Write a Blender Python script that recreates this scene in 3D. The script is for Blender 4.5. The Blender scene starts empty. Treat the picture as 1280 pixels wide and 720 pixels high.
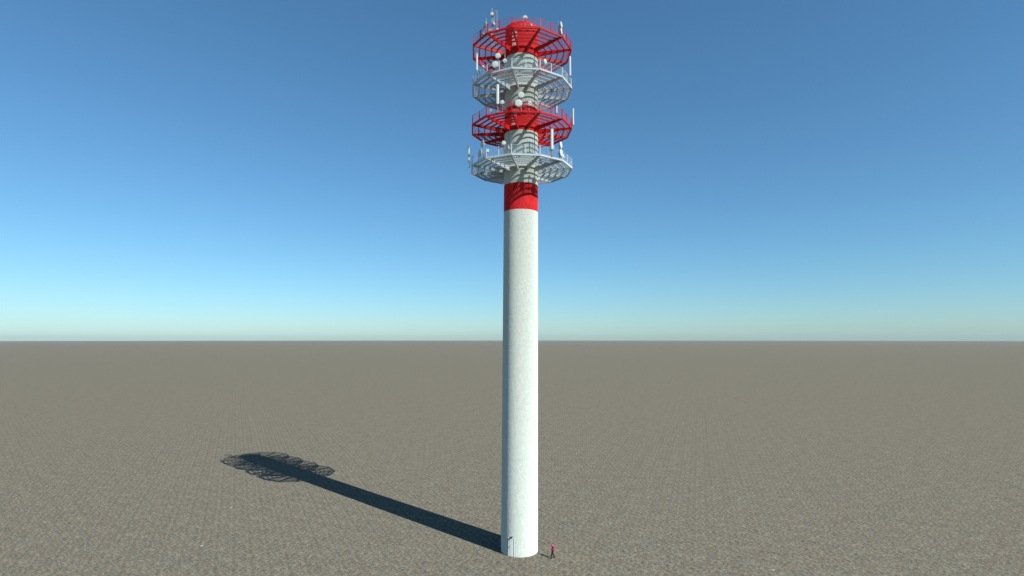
import bpy, bmesh, math, random
from mathutils import Vector, Matrix
random.seed(7)
S = bpy.context.scene
COL = S.collection
R = math.radians
SUN_EL, SUN_AZ = 39.6, 47.3            # sun behind the camera, to its right
TX, TY, LEAN = 0.882, 68.774, 0.00574  # foot of the tower, and its slight lean
CAM_H, PITCH, FOCAL = 25.135, 0.09164, 692.7
RD, PH = 6.43, -11.0                   # platform radius, angle of its first corner
DECK = [62.0, 56.91, 51.68, 46.52]

# ---------------------------------------------------------------- materials
def nodes(name):
    m = bpy.data.materials.new(name); m.use_nodes = True
    n = m.node_tree; b = n.nodes['Principled BSDF']
    return m, n, b

def N(n, kind, **kw):
    x = n.nodes.new(kind)
    for k, v in kw.items():
        if k in x.inputs: x.inputs[k].default_value = v
        else: setattr(x, k, v)
    return x

def ramp(n, stops):
    r = n.nodes.new('ShaderNodeValToRGB'); e = r.color_ramp.elements
    while len(e) < len(stops): e.new(0.5)
    for i, (p, c) in enumerate(stops):
        e[i].position = p; e[i].color = (c[0], c[1], c[2], 1)
    return r

def painted(name, base, dirt, scale=2.0, amount=0.35, rough=0.6, stretch=0.35, bump=0.0):
    """paint with blotchy wear and faint vertical run marks"""
    m, n, b = nodes(name)
    tc = N(n, 'ShaderNodeTexCoord')
    mp = N(n, 'ShaderNodeMapping'); mp.inputs['Scale'].default_value = (1, 1, stretch)
    n.links.new(tc.outputs['Object'], mp.inputs['Vector'])
    a = N(n, 'ShaderNodeTexNoise', Scale=scale, Detail=8.0, Roughness=0.7)
    c = N(n, 'ShaderNodeTexNoise', Scale=scale * 2.6, Detail=6.0, Roughness=0.75)
    n.links.new(mp.outputs['Vector'], a.inputs['Vector'])
    n.links.new(tc.outputs['Object'], c.inputs['Vector'])
    mx = N(n, 'ShaderNodeMath', operation='MULTIPLY_ADD')
    n.links.new(c.outputs['Fac'], mx.inputs[0]); mx.inputs[1].default_value = 0.5
    n.links.new(a.outputs['Fac'], mx.inputs[2])
    mr = N(n, 'ShaderNodeMapRange'); mr.inputs['From Min'].default_value = 0.55; mr.inputs['From Max'].default_value = 0.95
    mr.inputs['To Min'].default_value = amount; mr.inputs['To Max'].default_value = 0.0
    n.links.new(mx.outputs[0], mr.inputs['Value'])
    mix = N(n, 'ShaderNodeMix', data_type='RGBA')
    mix.inputs['A'].default_value = (*base, 1); mix.inputs['B'].default_value = (*dirt, 1)
    n.links.new(mr.outputs['Result'], mix.inputs['Factor'])
    n.links.new(mix.outputs['Result'], b.inputs['Base Color'])
    b.inputs['Roughness'].default_value = rough
    b.inputs['Specular IOR Level'].default_value = 0.12
    b.inputs['Diffuse Roughness'].default_value = 1.0
    if bump:
        bp = N(n, 'ShaderNodeBump', Strength=bump, Distance=0.05)
        n.links.new(mx.outputs[0], bp.inputs['Height']); n.links.new(bp.outputs['Normal'], b.inputs['Normal'])
    return m

M_WHITE = painted('white_concrete', (0.525, 0.570, 0.515), (0.345, 0.390, 0.365), 3.4, 0.62, 0.85, 0.8, 1.0)
M_REDC = painted('red_concrete', (0.64, 0.018, 0.020), (0.30, 0.010, 0.012), 3.2, 0.85, 0.8, 0.4, 1.0)
M_WSTEEL = painted('white_steel', (0.49, 0.57, 0.60), (0.37, 0.44, 0.475), 2.5, 0.4, 0.5)
M_RSTEEL = painted('red_steel', (0.56, 0.009, 0.010), (0.313, 0.005, 0.007), 2.5, 0.4, 0.5)
M_GALV = painted('galvanised_steel', (0.313, 0.331, 0.331), (0.217, 0.226, 0.226), 4.0, 0.6, 0.45)
M_DISH = painted('dish_white', (0.609, 0.626, 0.609), (0.522, 0.539, 0.531), 3.0, 0.4, 0.4)
M_RADOME = painted('radome_white', (0.522, 0.574, 0.539), (0.470, 0.505, 0.487), 3.0, 0.5, 0.5)
M_SHELL = painted('dish_grey', (0.435, 0.452, 0.452), (0.313, 0.331, 0.331), 3.0, 0.5, 0.5)
M_DOOR = painted('door_paint', (0.592, 0.618, 0.574), (0.505, 0.539, 0.505), 2.0, 0.4, 0.5)
M_DARK = painted('dark_metal', (0.06, 0.065, 0.07), (0.04, 0.04, 0.04), 3.0, 0.5, 0.5)
M_SKIN = painted('skin', (0.435, 0.217, 0.131), (0.365, 0.174, 0.104), 8.0, 0.3, 0.6)
M_SHIRT = painted('pink_knit', (0.652, 0.026, 0.174), (0.522, 0.017, 0.131), 8.0, 0.5, 0.9)
M_TROU = painted('dark_denim', (0.009, 0.0095, 0.011), (0.006, 0.006, 0.007), 8.0, 0.5, 0.9)
M_HAIR = painted('dark_hair', (0.012, 0.010, 0.009), (0.008, 0.007, 0.006), 12.0, 0.5, 0.6)
M_SHOE = painted('shoe_leather', (0.015, 0.014, 0.013), (0.03, 0.03, 0.03), 8.0, 0.4, 0.5)

# ---------------------------------------------------------------- mesh helpers
def add_box(bm, size, M):
    """box of size (x,y,z) centred at M's origin"""
    v = [bm.verts.new(M @ Vector((sx * size[0] / 2, sy * size[1] / 2, sz * size[2] / 2)))
         for sx in (-1, 1) for sy in (-1, 1) for sz in (-1, 1)]
    for q in ((0, 1, 3, 2), (4, 6, 7, 5), (0, 4, 5, 1), (2, 3, 7, 6), (0, 2, 6, 4), (1, 5, 7, 3)):
        bm.faces.new([v[i] for i in q])

def frame(p, q, up=Vector((0, 0, 1))):
    z = (q - p).normalized()
    x = up.cross(z)
    if x.length < 1e-4: x = Vector((1, 0, 0)).cross(z)
    x.normalize(); y = z.cross(x)
    m = Matrix((x, y, z)).transposed().to_4x4()
    m.translation = (p + q) / 2
    return m

def add_bar(bm, p, q, w, h, up=Vector((0, 0, 1))):
    """straight bar from p to q; w across, h along 'up'"""
    p = Vector(p); q = Vector(q)
    add_box(bm, (w, h, (q - p).length), frame(p, q, up))

def add_tube(bm, p, q, r, n=10, r2=None):
    p = Vector(p); q = Vector(q); r2 = r if r2 is None else r2
    m = frame(p, q); L = (q - p).length
    ra = [bm.verts.new(m @ Vector((r * math.cos(t), r * math.sin(t), -L / 2))) for t in [2 * math.pi * i / n for i in range(n)]]
    rb = [bm.verts.new(m @ Vector((r2 * math.cos(t), r2 * math.sin(t), L / 2))) for t in [2 * math.pi * i / n for i in range(n)]]
    for i in range(n):
        bm.faces.new((ra[i], ra[(i + 1) % n], rb[(i + 1) % n], rb[i]))
    bm.faces.new(ra[::-1]); bm.faces.new(rb)

def add_lathe(bm, prof, n=48, M=Matrix(), cap0=True, cap1=True, mat=None):
    """profile [(r, z)] turned about z"""
    rows = [[bm.verts.new(M @ Vector((r * math.sin(2 * math.pi * i / n), -r * math.cos(2 * math.pi * i / n), z))) for i in range(n)] for r, z in prof]
    for k in range(len(rows) - 1):
        for i in range(n):
            f = bm.faces.new((rows[k][i], rows[k][(i + 1) % n], rows[k + 1][(i + 1) % n], rows[k + 1][i]))
            f.smooth = True
            if mat: f.material_index = mat[k]
    if cap0: bm.faces.new(rows[0][::-1])
    if cap1:
        f = bm.faces.new(rows[-1])
        if mat: f.material_index = mat[-1]

def obj(name, bm, mats, parent=None, smooth=False):
    me = bpy.data.meshes.new(name)
    bmesh.ops.recalc_face_normals(bm, faces=bm.faces[:])
    if smooth:
        for f in bm.faces: f.smooth = True
    bm.to_mesh(me); bm.free()
    for m in (mats if isinstance(mats, (list, tuple)) else [mats]): me.materials.append(m)
    o = bpy.data.objects.new(name, me); COL.objects.link(o)
    if parent: o.parent = parent
    return o

def thing(name, label, cat, loc=(0, 0, 0), rotz=0.0, group=None):
    o = bpy.data.objects.new(name, None); COL.objects.link(o)
    o.location = loc; o.rotation_euler = (0, 0, rotz); o.empty_display_size = 0.3
    o['label'] = label; o['category'] = cat
    if group: o['group'] = group
    return o

def pol(az, r, z=0.0):
    """azimuth in degrees (0 = towards the camera, + = right), radius, height; tower coordinates"""
    t = R(az)
    return Vector((r * math.sin(t), -r * math.cos(t), z))

# ---------------------------------------------------------------- ground
def ground_material():
    m, n, b = nodes('gravel_ground')
    geo = N(n, 'ShaderNodeNewGeometry')
    rot = N(n, 'ShaderNodeMapping'); rot.inputs['Rotation'].default_value = (0, 0, R(18.6))
    n.links.new(geo.outputs['Position'], rot.inputs['Vector'])
    # the same two-metre stretch of gravel, laid again and again
    sep = N(n, 'ShaderNodeSeparateXYZ'); n.links.new(rot.outputs['Vector'], sep.inputs[0])
    cmb = N(n, 'ShaderNodeCombineXYZ')
    for i, ax in enumerate('XY'):
        k = N(n, 'ShaderNodeMath', operation='FLOORED_MODULO'); k.inputs[1].default_value = 2.6
        n.links.new(sep.outputs[ax], k.inputs[0]); n.links.new(k.outputs[0], cmb.inputs[ax])
    tile = N(n, 'ShaderNodeTexNoise', Scale=2.3, Detail=6.0, Roughness=0.7)
    n.links.new(cmb.outputs[0], tile.inputs['Vector'])
    free = N(n, 'ShaderNodeTexNoise', Scale=5.5, Detail=9.0, Roughness=0.75)
    n.links.new(rot.outputs['Vector'], free.inputs['Vector'])
    vor = N(n, 'ShaderNodeTexVoronoi', Scale=6.0)
    n.links.new(rot.outputs['Vector'], vor.inputs['Vector'])
    big = N(n, 'ShaderNodeTexNoise', Scale=0.45, Detail=3.0, Roughness=0.6)
    n.links.new(rot.outputs['Vector'], big.inputs['Vector'])
    s1 = N(n, 'ShaderNodeMath', operation='MULTIPLY_ADD'); s1.inputs[1].default_value = 0.80
    n.links.new(tile.outputs['Fac'], s1.inputs[0])
    s2 = N(n, 'ShaderNodeMath', operation='MULTIPLY_ADD'); s2.inputs[1].default_value = 0.26
    n.links.new(free.outputs['Fac'], s2.inputs[0]); n.links.new(s1.outputs[0], s2.inputs[2])
    vs = N(n, 'ShaderNodeSeparateXYZ'); n.links.new(vor.outputs['Color'], vs.inputs[0])
    n.links.new(vs.outputs['X'], s1.inputs[2])
    s1b = N(n, 'ShaderNodeMath', operation='MULTIPLY'); s1b.inputs[1].default_value = 0.18
    n.links.new(vs.outputs['X'], s1b.inputs[0]); n.links.new(s1b.outputs[0], s1.inputs[2])
    s3 = N(n, 'ShaderNodeMath', operation='MULTIPLY_ADD'); s3.inputs[1].default_value = 0.13
    n.links.new(big.outputs['Fac'], s3.inputs[0]); n.links.new(s2.outputs[0], s3.inputs[2])
    cr = ramp(n, [(0.40, GC(0.24)), (0.56, GC(0.72)), (0.70, GC(1.17)), (0.92, GC(2.3))])
    n.links.new(s3.outputs[0], cr.inputs['Fac'])
    # odd warm and cool pebbles
    tint = N(n, 'ShaderNodeMix', data_type='RGBA', blend_type='MULTIPLY'); tint.inputs['Factor'].default_value = 0.42
    tr = ramp(n, [(0.0, (0.80, 1.0, 1.16)), (0.5, (1, 1, 1)), (1.0, (1.28, 0.98, 0.76))])
    n.links.new(vs.outputs['Y'], tr.inputs['Fac'])
    n.links.new(cr.outputs['Color'], tint.inputs['A']); n.links.new(tr.outputs['Color'], tint.inputs['B'])
    # a few pale stones
    v2 = N(n, 'ShaderNodeTexVoronoi', Scale=0.16); n.links.new(rot.outputs['Vector'], v2.inputs['Vector'])
    lt = N(n, 'ShaderNodeMath', operation='LESS_THAN'); lt.inputs[1].default_value = 0.028
    n.links.new(v2.outputs['Distance'], lt.inputs[0])
    pale = N(n, 'ShaderNodeMix', data_type='RGBA'); pale.inputs['B'].default_value = (0.34, 0.33, 0.30, 1)
    n.links.new(lt.outputs[0], pale.inputs['Factor']); n.links.new(tint.outputs['Result'], pale.inputs['A'])
    n.links.new(pale.outputs['Result'], b.inputs['Base Color'])
    b.inputs['Roughness'].default_value = 1.0
    b.inputs['Specular IOR Level'].default_value = 0.0
    bp = N(n, 'ShaderNodeBump', Strength=0.35, Distance=0.10)
    n.links.new(s2.outputs[0], bp.inputs['Height']); n.links.new(bp.outputs['Normal'], b.inputs['Normal'])
    return m

def GC(k): return (0.1055 * k, 0.0975 * k, 0.075 * k)

bm = bmesh.new()
NR = 256; RINGS = [0, 60, 200, 800, 3000, 9000]
prev = [bm.verts.new((0, 60, 0))]
for r in RINGS[1:]:
    row = [bm.verts.new((r * math.cos(2 * math.pi * i / NR), 60 + r * math.sin(2 * math.pi * i / NR), 0)) for i in range(NR)]
    for i in range(NR):
        if len(prev) == 1: bm.faces.new((prev[0], row[i], row[(i + 1) % NR]))
        else: bm.faces.new((prev[i], row[i], row[(i + 1) % NR], prev[(i + 1) % NR]))
    prev = row
g = obj('ground', bm, ground_material()); g['kind'] = 'structure'

# ---------------------------------------------------------------- tower
tower = thing('radio_tower', 'tall round white concrete tower with red bands and four lattice platforms', 'radio tower', (TX, TY, 0))
tower.rotation_euler = (0, LEAN, 0)

def rs(z): return 2.2 - 0.00108 * z        # shaft radius

BANDS = [(0, 0), (40.99, 1), (44.36, 0), (51.03, 1), (54.22, 0), (60.99, 1), (65.27, None)]
prof, mat = [], []
for (z0, mi), (z1, _) in zip(BANDS, BANDS[1:]):
    k = max(1, int((z1 - z0) / 2))
    for i in range(k):
        prof.append((rs(z0 + (z1 - z0) * i / k), z0 + (z1 - z0) * i / k)); mat.append(mi)
prof.append((rs(65.17), 65.17)); mat.append(1)
prof.append((rs(65.17) - 0.1, 65.27)); mat.append(1)
bm = bmesh.new()
add_lathe(bm, prof, 96, cap0=False, mat=mat)
shaft = obj('shaft', bm, [M_WHITE, M_REDC], tower)
for e in shaft.data.edges: pass

def arc_panel(bm, az0, az1, z0, z1, r0, r1, n=6):
    """curved slab hugging the shaft"""
    vs = []
    for i in range(n + 1):
        a = az0 + (az1 - az0) * i / n
        vs.append([bm.verts.new(pol(a, r, z)) for r, z in ((r0, z0), (r1, z0), (r1, z1), (r0, z1))])
    for i in range(n):
        for k in range(4):
            bm.faces.new((vs[i][k], vs[i + 1][k], vs[i + 1][(k + 1) % 4], vs[i][(k + 1) % 4]))
    bm.faces.new(vs[0]); bm.faces.new(vs[-1][::-1])

def door(az, half, z0, h, leaf_mat, frame_mat, label=None):
    r = rs(z0)
    bm = bmesh.new(); arc_panel(bm, az - half, az + half, z0, z0 + h, r - 0.02, r + 0.012)
    d = obj('door', bm, leaf_mat, tower)
    if label: d['label'] = label
    fw = math.degrees(0.07 / r)
    bm = bmesh.new()
    arc_panel(bm, az - half - fw, az - half - 0.02, z0, z0 + h, r - 0.02, r + 0.045, 2)
    arc_panel(bm, az + half + 0.02, az + half + fw, z0, z0 + h, r - 0.02, r + 0.045, 2)
    arc_panel(bm, az - half - fw, az + half + fw, z0 + h + 0.003, z0 + h + 0.06, r - 0.02, r + 0.03)
    obj('door_frame', bm, frame_mat, d)
    bm = bmesh.new()
    a = az - half + math.degrees(0.09 / r)
    add_box(bm, (0.05, 0.02, 0.16), Matrix.Translation(pol(a, r + 0.022, z0 + 1.05)) @ Matrix.Rotation(R(a), 4, 'Z'))
    add_tube(bm, pol(a, r + 0.03, z0 + 1.07), pol(a, r + 0.075, z0 + 1.07), 0.012, 8)
    add_bar(bm, pol(a, r + 0.075, z0 + 1.07), pol(a + math.degrees(0.13 / r), r + 0.075, z0 + 1.07), 0.02, 0.025)
    obj('handle', bm, M_DARK, d)
    return d

door(-26.5, 8.6, 0.02, 2.0, M_DOOR, M_WHITE, 'pale grey door at the foot of the shaft')
door(-25, 9.5, DECK[0] + 0.05, 2.0, M_DOOR, M_RSTEEL, 'pale door onto the top red platform')
door(-25, 9.5, DECK[1] + 0.05, 2.0, M_DOOR, M_WSTEEL)
door(-25, 9.5, DECK[2] + 0.05, 2.0, M_DOOR, M_RSTEEL, 'pale door onto the lower red platform')
door(-25, 9.5, DECK[3] + 0.05, 2.0, M_DOOR, M_WSTEEL)
# small bulkhead lamp above the door at the foot
bm = bmesh.new()
Ml = Matrix.Translation(pol(-24.5, rs(2) + 0.09, 2.2)) @ Matrix.Rotation(R(-24.5), 4, 'Z')
add_box(bm, (0.20, 0.2, 0.08), Ml)
add_box(bm, (0.22, 0.24, 0.02), Ml @ Matrix.Translation((0, -0.02, 0.057)))
obj('wall_lamp', bm, M_DARK, tower)

def fence_bm(p, q, z0, z1, step=0.20, w=0.0075):
    """chain link between two posts: crossing wires and a top and bottom wire"""
    b = bmesh.new(); p = Vector(p); q = Vector(q); L = (q - p).length; u = (q - p) / L; H = z1 - z0
    out = Vector((u.y, -u.x, 0))
    for sgn, off in ((1, 0.0), (-1, 0.012)):
        s = -H
        while s < L:
            a0, a1 = max(s, 0), min(s + H, L)
            if a1 - a0 > 0.05:
                h0, h1 = a0 - s, a1 - s
                if sgn < 0: h0, h1 = H - h0, H - h1
                add_bar(b, p + u * a0 + out * off + Vector((0, 0, z0 + h0)), p + u * a1 + out * off + Vector((0, 0, z0 + h1)), w, w, out)
            s += step
    add_bar(b, p + out * 0.03 + Vector((0, 0, z1)), q + out * 0.03 + Vector((0, 0, z1)), 0.022, 0.022)
    add_bar(b, p + out * 0.03 + Vector((0, 0, z0)), q + out * 0.03 + Vector((0, 0, z0)), 0.016, 0.016)
    return b

RING_R = [RD, 5.62, 4.83, 4.04, 3.28]
APO = math.cos(R(15))
for lvl, zd in enumerate(DECK):
    red = lvl in (0, 2)
    ms = M_RSTEEL if red else M_WSTEEL
    GW = 0.010 if red else 0.027
    mc = M_REDC if red else M_WHITE
    az = [PH + 30 * k for k in range(12)]
    b = bmesh.new()
    for i, r in enumerate(RING_R):
        h, w = (0.20, 0.17) if i == 0 else (0.15, 0.12)
        zz = zd - (0.10 if i == 0 else 0.085)
        e = 0.4 if i else 0.0
        for k in range(12):
            p, q = pol(az[k], r, zz), pol(az[k] + 30, r, zz)
            d = (q - p).normalized()
            add_bar(b, p + d * (0.11 if i else -0.015), q - d * (0.11 if i else 0.02), w, h)
    plat = obj('platform', b, ms, tower)
    plat['label'] = ['topmost red lattice platform', 'upper white lattice platform', 'lower red lattice platform', 'lowest white lattice platform'][lvl]
    # tapered radial brackets: web and two flanges
    for k in range(12):
        b = bmesh.new(); a = az[k]; t = pol(a + 90, 1); r0 = rs(zd) - 0.02; r1 = RD - 0.09
        zt, zi, zo = zd - 0.035, zd - 0.62, zd - 0.20
        for wv, (A, B, C_, D_) in ((0.05, (zt - 0.025, zi + 0.03, zo + 0.02, zt - 0.025)),):
            q = []
            for sgn in (-1, 1):
                q.append([b.verts.new(pol(a, rr, z) + t * wv * sgn) for rr, z in ((r0, A), (r0, B), (r1, C_), (r1, D_))])
            b.faces.new(q[0]); b.faces.new(q[1][::-1])
            for i in range(4):
                b.faces.new((q[0][i], q[0][(i + 1) % 4], q[1][(i + 1) % 4], q[1][i]))
        add_bar(b, pol(a, r0, zt), pol(a, r1, zt), 0.16, 0.05, t.cross(pol(a, 1)))
        add_bar(b, pol(a, r0, zi), pol(a, r1, zo - 0.01), 0.17, 0.04)
        obj('bracket', b, ms, plat)
    # collars clamped round the shaft
    b = bmesh.new(); r = rs(zd)
    for z0, z1, dr in ((zd - 0.25, zd - 0.01, 0.15),):
        add_lathe(b, [(r - 0.01, z0), (r + dr, z0 + 0.01), (r + dr, z1 - 0.01), (r - 0.01, z1)], 72, cap0=False, cap1=False)
    obj('collar', b, mc, plat)
    # open grating: fine bars along and across each bay
    b = bmesh.new()
    for k in range(12):
        a = az[k]
        r = 2.45
        while r < RD - 0.1:
            p, q = pol(a, r, zd - 0.006), pol(a + 30, r, zd - 0.006)
            add_bar(b, p, q, GW, 0.012); r += 0.13
        m0 = pol(a, 1); m1 = pol(a + 30, 1); d = (m1 - m0).normalized(); nrm = (m0 + m1).normalized()
        half = RD * math.sin(R(15)); s = -half + 0.2
        while s < half - 0.1:
            rin = max(2.28, abs(s) / math.tan(R(15)))
            if RD * APO - rin > 0.1:
                add_bar(b, nrm * rin + d * s + Vector((0, 0, zd - 0.019)), nrm * (RD * APO - 0.05) + d * s + Vector((0, 0, zd - 0.019)), GW, 0.012)
            s += 0.26
    obj('grating', b, ms, plat)
    # rail posts at every corner and half way between, chain link in the bays
    for k in range(12):
        c0, c1 = pol(az[k], RD), pol(az[k] + 30, RD); mid = (c0 + c1) / 2
        for c in (c0, mid):
            b = bmesh.new()
            add_box(b, (0.09, 0.09, 1.12), Matrix.Translation(c + Vector((0, 0, zd + 0.555))) @ Matrix.Rotation(R(az[k] + (0 if c is c0 else 15)), 4, 'Z'))
            add_box(b, (0.18, 0.16, 0.03), Matrix.Translation(c + Vector((0, 0, zd + 0.013))) @ Matrix.Rotation(R(az[k] + (0 if c is c0 else 15)), 4, 'Z'))
            obj('rail_post', b, ms, plat)
        obj('fence_panel', fence_bm(c0, c1, zd + 0.08, zd + 1.06), ms, plat)

# ---------------------------------------------------------------- antennas
LV = ['topmost red platform', 'upper white platform', 'lower red platform', 'lowest white platform']

def world(az, r, z):
    p = pol(az, r, z)
    return Vector((TX + p.x + LEAN * z, TY + p.y, z))

DISH_N = [0]
def dish(lvl, az, r, z, d, face, label, tilt=0.0, zb=None, pole_top=0.25, brace=True, kind='drum', group='dish antennas on the tower'):
    """drum-shaped microwave dish on its own pole; face = azimuth it looks towards"""
    zd = DECK[lvl] + 0.005 if zb is None else zb
    if zb is None: z -= 0.2 * max(0.3, math.cos(R(face)))
    base = world(az, r, zd)
    t = thing('dish_antenna', label, 'dish antenna', base, 0.0, group)
    F = Matrix.Rotation(R(face), 4, 'Z') @ Matrix.Rotation(R(90 + tilt), 4, 'X')   # local +z looks out
    depth = d * (0.30 if kind == 'drum' else 0.14)
    hz = z - zd
    c = Vector((0, 0, hz)) + pol(face, 0.12 + depth * 0.5)
    Mx = Matrix.Translation(c) @ F
    b = bmesh.new(); rr = d / 2
    add_lathe(b, [(rr * 0.16, -depth * 0.85), (rr * 0.5, -depth * 0.7), (rr * 0.9, -depth * 0.35), (rr, -depth * 0.28), (rr, depth * 0.45), (rr * 0.97, depth * 0.5), (rr * 0.95, depth * 0.44)], 28, Mx)
    obj('dish_shell', b, M_DISH if kind == 'drum' else M_SHELL, t, False)
    b = bmesh.new()
    add_lathe(b, [(rr * 0.948, depth * 0.442), (rr * 0.8, depth * 0.50), (rr * 0.45, depth * 0.56), (rr * 0.1, depth * 0.58)], 28, Mx)
    obj('radome', b, M_RADOME, t)
    b = bmesh.new()
    rad = 0.04 if d > 0.45 else 0.03
    add_tube(b, (0, 0, 0), (0, 0, hz + pole_top), rad, 10)
    add_box(b, (0.2, 0.2, 0.02), Matrix.Translation((0, 0, 0.01)))
    obj('mount_pole', b, M_GALV, t)
    b = bmesh.new()
    add_box(b, (0.13, 0.1, 0.18), Matrix.Translation((0, 0, hz)) @ Matrix.Rotation(R(face), 4, 'Z') @ Matrix.Translation((0, -0.05, 0)))
    add_tube(b, Vector((0, 0, hz)) + pol(face, -0.05), Vector((0, 0, hz)) + pol(face, -0.20), 0.06, 10)
    obj('radio_unit', b, M_DISH, t)
    if brace and hz > 0.7:
        b = bmesh.new()
        for da in (125, -125):
            add_tube(b, (0, 0, hz * 0.75), pol(az + da, 0.75, 0.01), 0.022, 8)
        obj('brace', b, M_GALV, t)
    return t

def panel(lvl, az, r, z0, z1, w, label, zb=None, face=None, group='panel antennas on the tower'):
    zd = DECK[lvl] + 0.005 if zb is None else zb
    face = az if face is None else face
    t = thing('panel_antenna', label, 'panel antenna', world(az, r, zd), 0.0, group)
    b = bmesh.new(); L = z1 - z0; dp = w * 0.55
    Mx = Matrix.Translation(Vector((0, 0, (z0 + z1) / 2 - zd)) + pol(face, 0.16)) @ Matrix.Rotation(R(face), 4, 'Z')
    n = 7; pts = [(w / 2 * math.cos(math.pi * i / n), -dp * 0.65 * math.sin(math.pi * i / n)) for i in range(n + 1)]
    pts = [(w / 2, dp * 0.35)] + pts + [(-w / 2, dp * 0.35)]
    lo = [b.verts.new(Mx @ Vector((x, y, -L / 2))) for x, y in pts]; hi = [b.verts.new(Mx @ Vector((x, y, L / 2))) for x, y in pts]
    b.faces.new(lo); b.faces.new(hi[::-1])
    for i in range(len(pts)): b.faces.new((lo[i], lo[(i + 1) % len(pts)], hi[(i + 1) % len(pts)], hi[i]))
    obj('radome', b, M_DISH, t)
    b = bmesh.new()
    add_tube(b, (0, 0, 0), (0, 0, z1 - zd - 0.06), 0.04, 10)
    add_box(b, (0.2, 0.2, 0.02), Matrix.Translation((0, 0, 0.01)))
    obj('mount_pole', b, M_GALV, t)
    for zz in (z0 + 0.12, z1 - 0.14):
        b = bmesh.new()
        add_box(b, (0.12, 0.16, 0.09), Matrix.Translation((0, 0, zz - zd)) @ Matrix.Rotation(R(face), 4, 'Z') @ Matrix.Translation((0, -0.045, 0)))
        obj('clamp', b, M_DARK, t)
    if z0 - zd > 0.5:
        b = bmesh.new()
        for da in (125, -125):
            add_tube(b, (0, 0, (z0 - zd) + 0.5), pol(az + da, 0.7, 0.01), 0.022, 8)
        obj('brace', b, M_GALV, t)
    return t

# topmost red platform
dish(0, 3, 5.9, 63.35, 0.56, 3, 'white dish facing forward before the red tower top, highest on the front rail', pole_top=0.1)
dish(0, 9, 5.9, 62.5, 0.30, 50, 'tiny tilted white dish low before the red tower top', pole_top=0.2, brace=False)
dish(0, -47, 6.0, 63.5, 0.74, -62, 'grey shaded dish turned left on the tall thin pole at the topmost rail', pole_top=0.9, kind='flat')
dish(0, -53, 6.0, 62.75, 0.70, -62, 'lower grey shaded dish turned left just under the thin pole dish of the topmost rail', pole_top=0.2, brace=False, kind='flat')
dish(0, -41, 6.0, 62.62, 0.36, -10, 'small white dish at the left rail corner of the topmost platform', pole_top=0.1, brace=False)
dish(0, 47, 6.3, 63.35, 0.78, 68, 'upper of two bright narrow dishes turned right on the topmost rail corner', pole_top=0.3, kind='flat')
dish(0, 46.5, 6.35, 62.5, 0.78, 70, 'lower of two bright narrow dishes turned right on the topmost rail corner', pole_top=0.1, brace=False, kind='flat')
dish(0, 54, 6.2, 62.3, 0.44, 80, 'small white dish low at the right end of the topmost rail', pole_top=0.1, brace=False, kind='flat')

# lattice mast on the topmost platform
MP = Vector((-3.55, -0.2, 0))
maz = math.degrees(math.atan2(MP.x, -MP.y)); mr = MP.length
mast = thing('lattice_mast', 'slim grey lattice mast rising above the left of the topmost platform', 'lattice mast', world(maz, mr, DECK[0] + 0.01))
MH = 5.62; corners = []
for k in range(3):
    c = pol(-52 + 120 * k, 0.37); corners.append(c)
    b = bmesh.new(); h = MH + (0.28 if k == 0 else 0.0)
    add_tube(b, c, c + Vector((0, 0, h)), 0.045, 8)
    add_box(b, (0.18, 0.18, 0.02), Matrix.Translation(c + Vector((0, 0, 0.01))))
    obj('upright', b, M_GALV, mast)
b = bmesh.new()
for k in range(3):
    p, q = corners[k], corners[(k + 1) % 3]
    nn = 7
    for i in range(nn):
        z0, z1 = MH * i / nn + 0.1, MH * (i + 1) / nn - 0.02
        a_, b_ = (p, q) if i % 2 == 0 else (q, p)
        add_tube(b, a_ + Vector((0, 0, z0)), b_ + Vector((0, 0, z1)), 0.018, 6)
    for z in (0.5, MH * 0.5, MH - 0.03):
        add_tube(b, p + Vector((0, 0, z)), q + Vector((0, 0, z)), 0.022, 6)
obj('lacing', b, M_GALV, mast)
def mast_dish(k, z, d, face, label):
    """dish clamped to an upright of the mast"""
    c = corners[k]; p = MP + c; a = math.degrees(math.atan2(p.x, -p.y)); out = pol(face, 0.09)
    q = p + out
    a = math.degrees(math.atan2(q.x, -q.y)); rr = Vector((q.x, q.y, 0)).length
    return dish(0, a, rr, z, d, face, label, zb=z - 0.25, pole_top=0.2, brace=False)
mast_dish(0, 66.95, 0.44, 0, 'white dish near the top of the lattice mast')
mast_dish(0, 65.75, 0.42, 55, 'white dish half turned away at the middle of the lattice mast')
mast_dish(1, 64.9, 0.36, 20, 'small dish low on the lattice mast, nearest the platform rail')
mast_dish(0, 64.4, 0.36, -60, 'lowest dish on the left side of the lattice mast')

# upper white platform
panel(1, -58, 6.45, 57.95, 60.35, 0.24, 'long white panel antenna at the far left of the upper white platform', face=-25)
panel(1, 66, 6.5, 57.65, 60.1, 0.24, 'long white panel antenna at the far right of the upper white platform', face=25)
dish(1, -28.5, 6.0, 58.95, 0.66, -5, 'middle sized white dish above the big dish left of the white shaft', pole_top=0.3)
dish(1, -31, 6.15, 57.85, 0.80, -8, 'big round white dish left of the shaft on the upper white platform', pole_top=0.2)
dish(1, -20, 6.0, 58.15, 0.5, 2, 'small white dish close to the left edge of the shaft on the upper white platform', pole_top=1.4, brace=False)
dish(1, 25, 6.0, 58.1, 0.62, 55, 'narrow tilted white dish just right of the shaft under the topmost platform', pole_top=0.1)
dish(1, -50, 6.1, 58.3, 0.34, -60, 'tiny dish beside the long panel at the left rail of the upper white platform', pole_top=0.2)
dish(1, 57, 6.1, 57.85, 0.42, 120, 'small grey shaded dish behind the right panel of the upper white platform', pole_top=0.5, brace=False, kind='flat')

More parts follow.
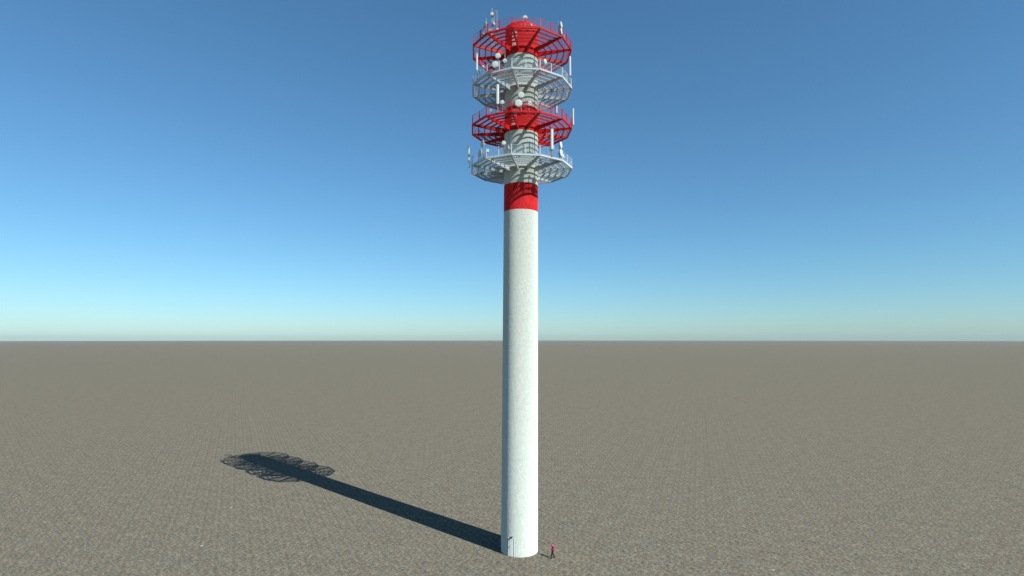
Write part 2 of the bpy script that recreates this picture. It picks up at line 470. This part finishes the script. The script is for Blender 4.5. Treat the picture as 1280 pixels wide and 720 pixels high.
# lower red platform
panel(2, -27, 6.3, 52.68, 55.05, 0.34, 'wide white panel antenna left of the shaft on the lower red platform', face=-10)
panel(2, 80, 6.55, 51.95, 54.05, 0.2, 'slim white panel antenna at the far right of the lower red platform', face=30)
panel(2, 41, 6.2, 52.0, 52.85, 0.16, 'short white panel antenna on the right rail of the lower red platform', face=35)
dish(2, -22, 6.1, 53.05, 0.52, -12, 'small oval white dish beside the wide panel on the lower red platform', pole_top=0.2)
dish(2, -35, 6.2, 52.3, 0.38, -25, 'small white dish low at the left rail of the lower red platform', pole_top=0.2, brace=False)
dish(2, -1, 5.9, 53.8, 0.74, 0, 'upper of the large round dishes in front of the shaft above the lower red platform', pole_top=0.1)
dish(2, -4, 6.1, 52.72, 0.86, 2, 'largest round white dish, front centre of the lower red platform', pole_top=0.1)
dish(2, 8, 5.9, 52.8, 0.56, 20, 'white dish just right of the largest dish on the lower red platform', pole_top=0.1, brace=False)

# lowest white platform
panel(3, 34, 6.3, 47.35, 49.8, 0.32, 'tall white panel antenna right of the shaft on the lowest white platform', face=15)
panel(3, -82, 6.56, 47.2, 49.3, 0.22, 'slim white panel antenna at the far left corner of the lowest white platform', face=-35, zb=46.53)
dish(3, 47, 6.2, 48.3, 0.84, 66, 'upper of the bright narrow dishes turned right on the lowest white platform', pole_top=0.2, kind='flat')
dish(3, 46, 6.3, 47.3, 0.9, 64, 'lower of the bright narrow dishes turned right on the lowest white platform', pole_top=0.1, kind='flat')
dish(3, 39, 5.7, 48.0, 0.56, 150, 'grey shaded dish turned away behind the tall right panel of the lowest white platform', pole_top=0.3, kind='flat')
dish(3, 52, 6.2, 47.1, 0.5, 62, 'small bright dish lowest at the right rail of the lowest white platform', pole_top=0.1, brace=False, kind='flat')
dish(3, -48, 6.1, 48.55, 0.84, -62, 'upper of the grey shaded dishes turned left on the lowest white platform', pole_top=0.15, kind='flat')
dish(3, -51, 6.2, 47.5, 0.84, -62, 'lower of the grey shaded dishes turned left on the lowest white platform', pole_top=0.3, kind='flat')
dish(3, -43, 6.0, 47.65, 0.36, 15, 'small white dish at the left corner post of the lowest white platform', pole_top=0.1, brace=False)
dish(3, -20, 6.1, 48.1, 0.5, -2, 'round white dish at the left edge of the shaft above the lowest white platform', pole_top=0.2)
dish(3, -14.5, 6.1, 47.45, 0.46, -45, 'small tilted white dish over the shaft front of the lowest white platform', pole_top=0.4, brace=False)

# thin whip rods on the rails
def whip(lvl, az, r, h, label):
    b = bmesh.new()
    add_tube(b, (0, 0, 0), (0, 0, h * 0.55), 0.035, 8); add_tube(b, (0, 0, h * 0.55), (0, 0, h), 0.02, 8, 0.012)
    add_box(b, (0.16, 0.16, 0.02), Matrix.Translation((0, 0, 0.01)))
    o = obj('whip_antenna', b, M_GALV); o.location = world(az, r, DECK[lvl] + 0.005)
    o['label'] = label; o['category'] = 'rod antenna'; o['group'] = 'thin rod antennas on the rails'
whip(0, 47.5, 6.05, 2.05, 'thin grey rod beside the bright dishes of the topmost rail corner')
whip(0, -1, 5.9, 1.5, 'short thin rod beside the dish before the red tower top')
whip(1, 60, 6.2, 1.7, 'thin rod on the right rail of the upper white platform')
whip(2, 45, 6.1, 1.9, 'thin rod beside the short panel on the right of the lower red platform')
whip(3, -26, 5.4, 1.9, 'thin rod left of the shaft on the lowest white platform')

# ---------------------------------------------------------------- person walking past the foot of the tower
PERSON_AT, PERSON_ROT = (4.68, 66.3, 0.0), R(-80)     # local -y is the way the person faces

def skin_mesh(name, pts, edges, mat, parent, root=0, sub=2):
    me = bpy.data.meshes.new(name)
    me.from_pydata([p[:3] for p in pts], edges, [])
    o = bpy.data.objects.new(name, me); COL.objects.link(o)
    md = o.modifiers.new('skin', 'SKIN'); md.use_smooth_shade = True
    sv = me.skin_vertices[0].data
    for i, p in enumerate(pts):
        sv[i].radius = (p[3], p[4] if len(p) > 4 else p[3]); sv[i].use_root = (i == root)
    ss = o.modifiers.new('sub', 'SUBSURF'); ss.levels = sub; ss.render_levels = sub
    dg = bpy.context.evaluated_depsgraph_get()
    nm = bpy.data.meshes.new_from_object(o.evaluated_get(dg))
    o.modifiers.clear(); o.data = nm
    nm.materials.clear(); nm.materials.append(mat)
    for pl in nm.polygons: pl.use_smooth = True
    if parent: o.parent = parent
    return o

# joints (x = person's left, -y = forward)
J = {}
pel = (0, 0, 0.93)
hipL, kneeL, ankL, toeL = (0.09, 0, 0.90), (0.10, -0.16, 0.50), (0.10, -0.20, 0.085), (0.11, -0.36, 0.035)
hipR, kneeR, ankR, toeR = (-0.09, 0, 0.90), (-0.10, 0.02, 0.48), (-0.10, 0.26, 0.10), (-0.11, 0.13, 0.035)
chest, neck, headb, headt = (0, 0, 1.28), (0, 0.0, 1.47), (0, -0.02, 1.55), (0, -0.02, 1.70)
shL, elL, wrL = (0.19, 0.0, 1.42), (0.25, 0.19, 1.16), (0.24, 0.21, 0.91)
shR, elR, wrR = (-0.19, 0.0, 1.42), (-0.25, 0.10, 1.15), (-0.23, -0.08, 0.93)
root = thing('person', 'person in bright pink top and dark trousers walking beside the tower foot', 'person', PERSON_AT, PERSON_ROT)
P = []; E = []
def v(p, r, r2=None, link=None):
    P.append((*p, r, r2 if r2 else r)); i = len(P) - 1
    if link is not None: E.append((link, i))
    return i
def hand(w, side, link):
    """palm, four fingers and a thumb, lightly curled"""
    x, y, z = w
    palm = v((x, y - 0.01, z - 0.055), 0.034, 0.018, link)
    for k, (dy, ln) in enumerate(((-0.032, 0.062), (-0.012, 0.072), (0.010, 0.068), (0.030, 0.052))):
        a = v((x, y + dy, z - 0.10), 0.010, 0.010, palm)
        b_ = v((x - side * 0.008, y + dy - 0.006, z - 0.10 - ln * 0.55), 0.009, 0.009, a)
        v((x - side * 0.024, y + dy - 0.010, z - 0.10 - ln), 0.008, 0.008, b_)
    t1 = v((x - side * 0.012, y - 0.048, z - 0.055), 0.012, 0.012, palm)
    v((x - side * 0.022, y - 0.062, z - 0.088), 0.010, 0.010, t1)
i0 = v(pel, 0.10, 0.08)
i1 = v((0, 0, 1.10), 0.10, 0.08, i0); i2 = v(chest, 0.15, 0.10, i1); i3 = v((0, 0, 1.41), 0.11, 0.08, i2)
i4 = v(neck, 0.055, 0.06, i3); i5 = v(headb, 0.07, 0.085, i4); i6 = v((0, -0.025, 1.63), 0.078, 0.098, i5); v((0, -0.01, 1.705), 0.055, 0.07, i6)
for side, sh, el, wr in ((1, shL, elL, wrL), (-1, shR, elR, wrR)):
    a = v(sh, 0.055, None, i3); b_ = v(el, 0.042, None, a); c = v(wr, 0.028, None, b_); hand(wr, side, c)
for hp, kn, an, to in ((hipL, kneeL, ankL, toeL), (hipR, kneeR, ankR, toeR)):
    a = v(hp, 0.085, None, i0); b_ = v(kn, 0.06, None, a); c = v(an, 0.03, None, b_); v(to, 0.035, 0.025, c)
body = skin_mesh('body', P, E, M_SKIN, root)
# face: eyes, nose, mouth, ears as one small mesh sunk in the head
b = bmesh.new()
add_lathe(b, [(0.004, 0), (0.014, 0.012), (0.017, 0.03), (0.008, 0.05)], 10, Matrix.Translation((0, -0.108, 1.585)) @ Matrix.Rotation(R(8), 4, 'X'))
for s in (-1, 1):
    add_lathe(b, [(0.004, -0.012), (0.02, -0.006), (0.028, 0.0), (0.02, 0.008), (0.006, 0.012)], 12, Matrix.Translation((s * 0.082, -0.005, 1.615)) @ Matrix.Rotation(R(90), 4, 'Y'))
obj('facial_features', b, M_SKIN, root, True)
b = bmesh.new()
for s in (-1, 1):
    add_box(b, (0.026, 0.012, 0.012), Matrix.Translation((s * 0.031, -0.098, 1.634)))
    add_box(b, (0.036, 0.012, 0.006), Matrix.Translation((s * 0.031, -0.098, 1.652)))
add_box(b, (0.045, 0.012, 0.009), Matrix.Translation((0, -0.092, 1.567)))
obj('eyes_and_mouth', b, M_HAIR, root)
skin_mesh('hair', [(0, 0.035, 1.57, 0.075, 0.065), (0, 0.025, 1.655, 0.092, 0.105), (0, 0.0, 1.725, 0.062, 0.08)], [(0, 1), (1, 2)], M_HAIR, root)
# pink top with elbow-length sleeves
skin_mesh('shirt', [(0, 0, 0.84, .152, .126), (0, 0, 1.08, .150, .120), (0, 0, 1.28, .172, .124), (0, 0, 1.41, .125, .095), (0, 0, 1.462, .07, .072),
                    (*shL, .074), (*elL, .060), (0.247, 0.20, 1.06, .050), (*shR, .074), (*elR, .060), (-0.24, 0.01, 1.04, .050)],
          [(0, 1), (1, 2), (2, 3), (3, 4), (3, 5), (5, 6), (6, 7), (3, 8), (8, 9), (9, 10)], M_SHIRT, root, root=2)
skin_mesh('trousers', [(0, 0, 1.06, .130, .105), (0, 0, 0.90, .135, .112), (*hipL, .10), (*kneeL, .076), (0.10, -0.20, 0.06, .064), (*hipR, .10), (*kneeR, .076), (-0.10, 0.262, 0.07, .064)],
          [(0, 1), (1, 2), (2, 3), (3, 4), (1, 5), (5, 6), (6, 7)], M_TROU, root)
for an, to in ((ankL, toeL), (ankR, toeR)):
    heel = (an[0], an[1] + 0.05, 0.045)
    skin_mesh('shoe', [(an[0], an[1], an[2] + 0.02, .05), (*heel, .045), (an[0], an[1] - 0.06, .055, .052, .05), (to[0], to[1] - 0.01, .042, .045, .035)], [(0, 2), (1, 2), (2, 3)], M_SHOE, root, root=2)

# ---------------------------------------------------------------- air
HAZE = 5.0e-5
if HAZE:
    b = bmesh.new(); X0 = 9400
    add_box(b, (2 * X0, 2 * X0, 72), Matrix.Translation((0, 60, 35)))
    m = bpy.data.materials.new('air'); m.use_nodes = True; m.node_tree.nodes.clear()
    o_ = m.node_tree.nodes.new('ShaderNodeOutputMaterial'); pv = m.node_tree.nodes.new('ShaderNodeVolumePrincipled')
    pv.inputs['Color'].default_value = (0.44, 0.55, 0.57, 1); pv.inputs['Density'].default_value = HAZE; pv.inputs['Anisotropy'].default_value = 0.0
    m.node_tree.links.new(pv.outputs[0], o_.inputs['Volume'])
    hz = obj('haze', b, m); hz['kind'] = 'stuff'

# ---------------------------------------------------------------- light
w = bpy.data.worlds.new('World'); S.world = w; w.use_nodes = True
n = w.node_tree; bg = n.nodes['Background']
sky = n.nodes.new('ShaderNodeTexSky'); sky.sky_type = 'NISHITA'; sky.sun_disc = False
sky.sun_elevation = R(SUN_EL); sky.sun_rotation = R(180 - SUN_AZ)
sky.altitude = 0; sky.air_density = 1.0; sky.dust_density = 0.3; sky.ozone_density = 10.0
# grade the sky's three colours: clear cyan-blue air with a pale horizon
STR = 0.096; EXPO = 0.85
sep = n.nodes.new('ShaderNodeSeparateColor'); cmb = n.nodes.new('ShaderNodeCombineColor')
n.links.new(sky.outputs['Color'], sep.inputs[0]); n.links.new(cmb.outputs[0], bg.inputs['Color'])
for i, (gam, gain) in enumerate(((0.95, 1.144), (0.90, 1.309), (0.90, 1.225))):
    p_ = n.nodes.new('ShaderNodeMath'); p_.operation = 'POWER'; p_.inputs[1].default_value = gam
    k_ = n.nodes.new('ShaderNodeMath'); k_.operation = 'MULTIPLY'
    k_.inputs[1].default_value = gain * 0.1 ** gam / (2 ** EXPO * STR)
    n.links.new(sep.outputs[i], p_.inputs[0]); n.links.new(p_.outputs[0], k_.inputs[0]); n.links.new(k_.outputs[0], cmb.inputs[i])
bg.inputs['Strength'].default_value = STR
sl = bpy.data.lights.new('sun', 'SUN'); sl.energy = 5.0; sl.angle = R(0.2); sl.color = (1.0, 0.975, 0.93)
so = bpy.data.objects.new('sun', sl); COL.objects.link(so)
to_sun = Vector((math.sin(R(SUN_AZ)) * math.cos(R(SUN_EL)), -math.cos(R(SUN_AZ)) * math.cos(R(SUN_EL)), math.sin(R(SUN_EL))))
so.rotation_euler = to_sun.to_track_quat('Z', 'Y').to_euler(); so.location = (60, -40, 90)

# ---------------------------------------------------------------- camera
cd = bpy.data.cameras.new('camera'); cam = bpy.data.objects.new('camera', cd); COL.objects.link(cam)
cd.sensor_width = 36.0; cd.lens = 36.0 * FOCAL / 1280.0; cd.clip_start = 0.5; cd.clip_end = 40000
cam.location = (0, 0, CAM_H); cam.rotation_euler = (math.pi / 2 + PITCH, 0, 0)
S.camera = cam
S.view_settings.view_transform = 'Standard'; S.view_settings.look = 'None'
S.view_settings.exposure = EXPO
S.cycles.diffuse_bounces = 1; S.cycles.volume_bounces = 0; S.view_settings.gamma = 1.0; S.view_settings.use_curve_mapping = False
